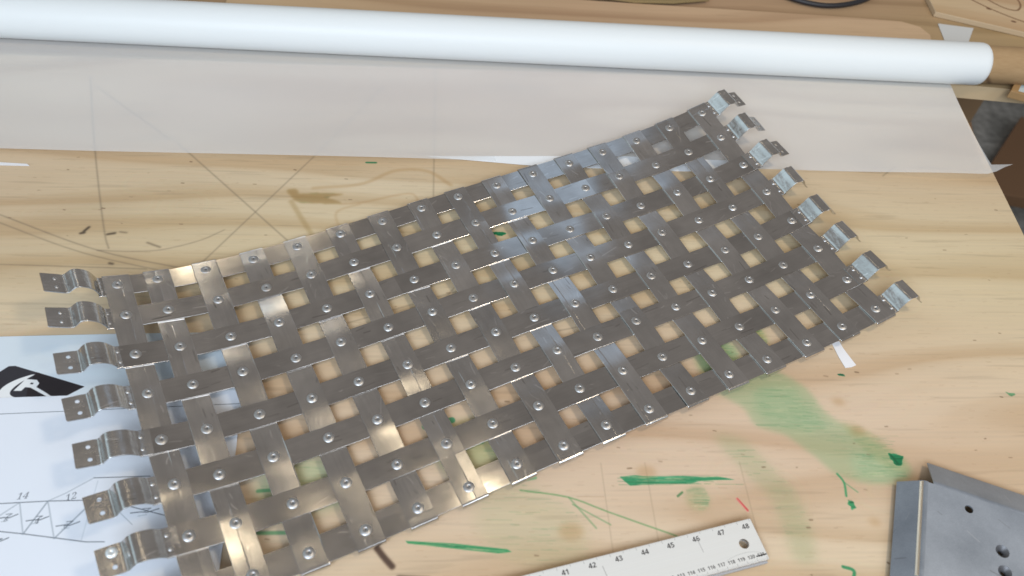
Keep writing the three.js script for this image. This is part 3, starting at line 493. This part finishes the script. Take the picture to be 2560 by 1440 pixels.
// ------------------------------------------------------------------ the bent steel bracket
{
  const corner = V3(0.397, 0, 0.222), back = V3(0.482 - 0.397, 0, 0.258 - 0.222).normalize(), turn = Math.atan2(-back.z, back.x), H = 0.024, t = 0.0016;
  const blotch = canvasTexture(512, 512, (c) => {
    const im = c.createImageData(512, 512);
    for (let y = 0; y < 512; y++) for (let x = 0; x < 512; x++) { const v = 186 + noise(x / 110, y / 90, 51) * 20 + noise(x / 14, y / 16, 52) * 5 + noise(x / 3, y / 3, 53) * 8, o = (y * 512 + x) * 4; im.data[o] = v - 8; im.data[o + 1] = v; im.data[o + 2] = v + 10; im.data[o + 3] = 255; }
    c.putImageData(im, 0, 0);
    for (let k = 0; k < 24; k++) { c.strokeStyle = k % 3 ? 'rgba(90,88,88,0.3)' : 'rgba(236,236,236,0.35)'; c.lineWidth = rr(1, 3); const x = rr(0, 512), y = rr(0, 512); c.beginPath(); c.moveTo(x, y); c.lineTo(x + rr(8, 40), y + rr(2, 20)); c.stroke(); }
  });
  blotch.wrapS = blotch.wrapT = THREE.RepeatWrapping; blotch.repeat.set(5, 5);
  const steel = new THREE.MeshStandardMaterial({ map: blotch, metalness: 0.6, roughness: 0.42, color: new THREE.Color().setRGB(0.8, 0.82, 0.85) }), darkSteel = std([0.03, 0.03, 0.032], 0.5);
  const bracket = thing('steel_bracket', 'grey bent steel bracket with punched holes at the lower right', 'bracket', [corner.x, H, corner.z], turn);
  const holes = [[0.0414, 0.0176, 0.004], [0.0716, 0.0499, 0.0062], [0.0735, 0.0699, 0.0062]];
  mesh('plate', slab([[0.003, 0.003], [0.2, 0.003], [0.2, 0.16], [0.003, 0.16]], -t, t, 0, holes), steel, bracket);
  // flange: an arc and a flat, swept with its width along the fold
  const flange = (length, reach, drop, chamfer) => {
    const ang = Math.atan2(drop, reach), r = 0.009, pts = [], ups = [];
    for (let k = 0; k <= 12; k++) { const a = (k / 12) * ang; pts.push(V3(-r * Math.sin(a), -t / 2 - r + r * Math.cos(a), 0)); ups.push(V3(-Math.sin(a), Math.cos(a), 0)); }
    const e = pts[12], l = Math.hypot(reach, drop) - r * 0.8;
    for (let k = 1; k <= 4; k++) { pts.push(e.clone().add(V3(-Math.cos(ang), -Math.sin(ang), 0).multiplyScalar((l * k) / 4))); ups.push(ups[12].clone()); }
    const f = framesOf(pts, ups);
    return sweep(f, length, t, 0.1);
  };
  const shadedSteel = steel.clone(); shadedSteel.roughness = 0.5; shadedSteel.color.multiplyScalar(0.8);  // same steel, with the left flange's shade put into a darker colour
  const left = mesh('left_flange', flange(0.158, 0.0215, 0.02), shadedSteel, bracket); left.position.set(0.003, 0, 0.081);
  { // added strip on the bend, its gold tint painting a warm lamp highlight
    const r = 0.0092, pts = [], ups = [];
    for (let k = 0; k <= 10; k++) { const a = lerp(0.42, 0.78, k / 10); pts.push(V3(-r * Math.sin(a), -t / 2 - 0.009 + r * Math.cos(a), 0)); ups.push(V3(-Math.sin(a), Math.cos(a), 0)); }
    const glint = mesh('fold_glint', sweep(framesOf(pts, ups), 0.1, t, 0.05), std([0.85, 0.76, 0.62], 0.3, { metalness: 1 }), bracket); glint.position.set(0.003, 0, 0.053);
  }
  const rearF = mesh('rear_flange', flange(0.192, 0.036, 0.019), steel, bracket); rearF.position.set(0.104, 0, 0.003); rearF.rotation.y = -Math.PI / 2;
  for (const [x, z, r] of holes.slice(1)) { const k = mesh('countersink', lathe([[r, 0], [r * 0.45, -0.003], [r * 0.42, -0.006]], 28), std([0.16, 0.16, 0.17], 0.5, { metalness: 0.7 }), bracket); k.position.set(x, -0.0002, z); k.material.side = THREE.DoubleSide; }
}

renderer.render(scene, camera);
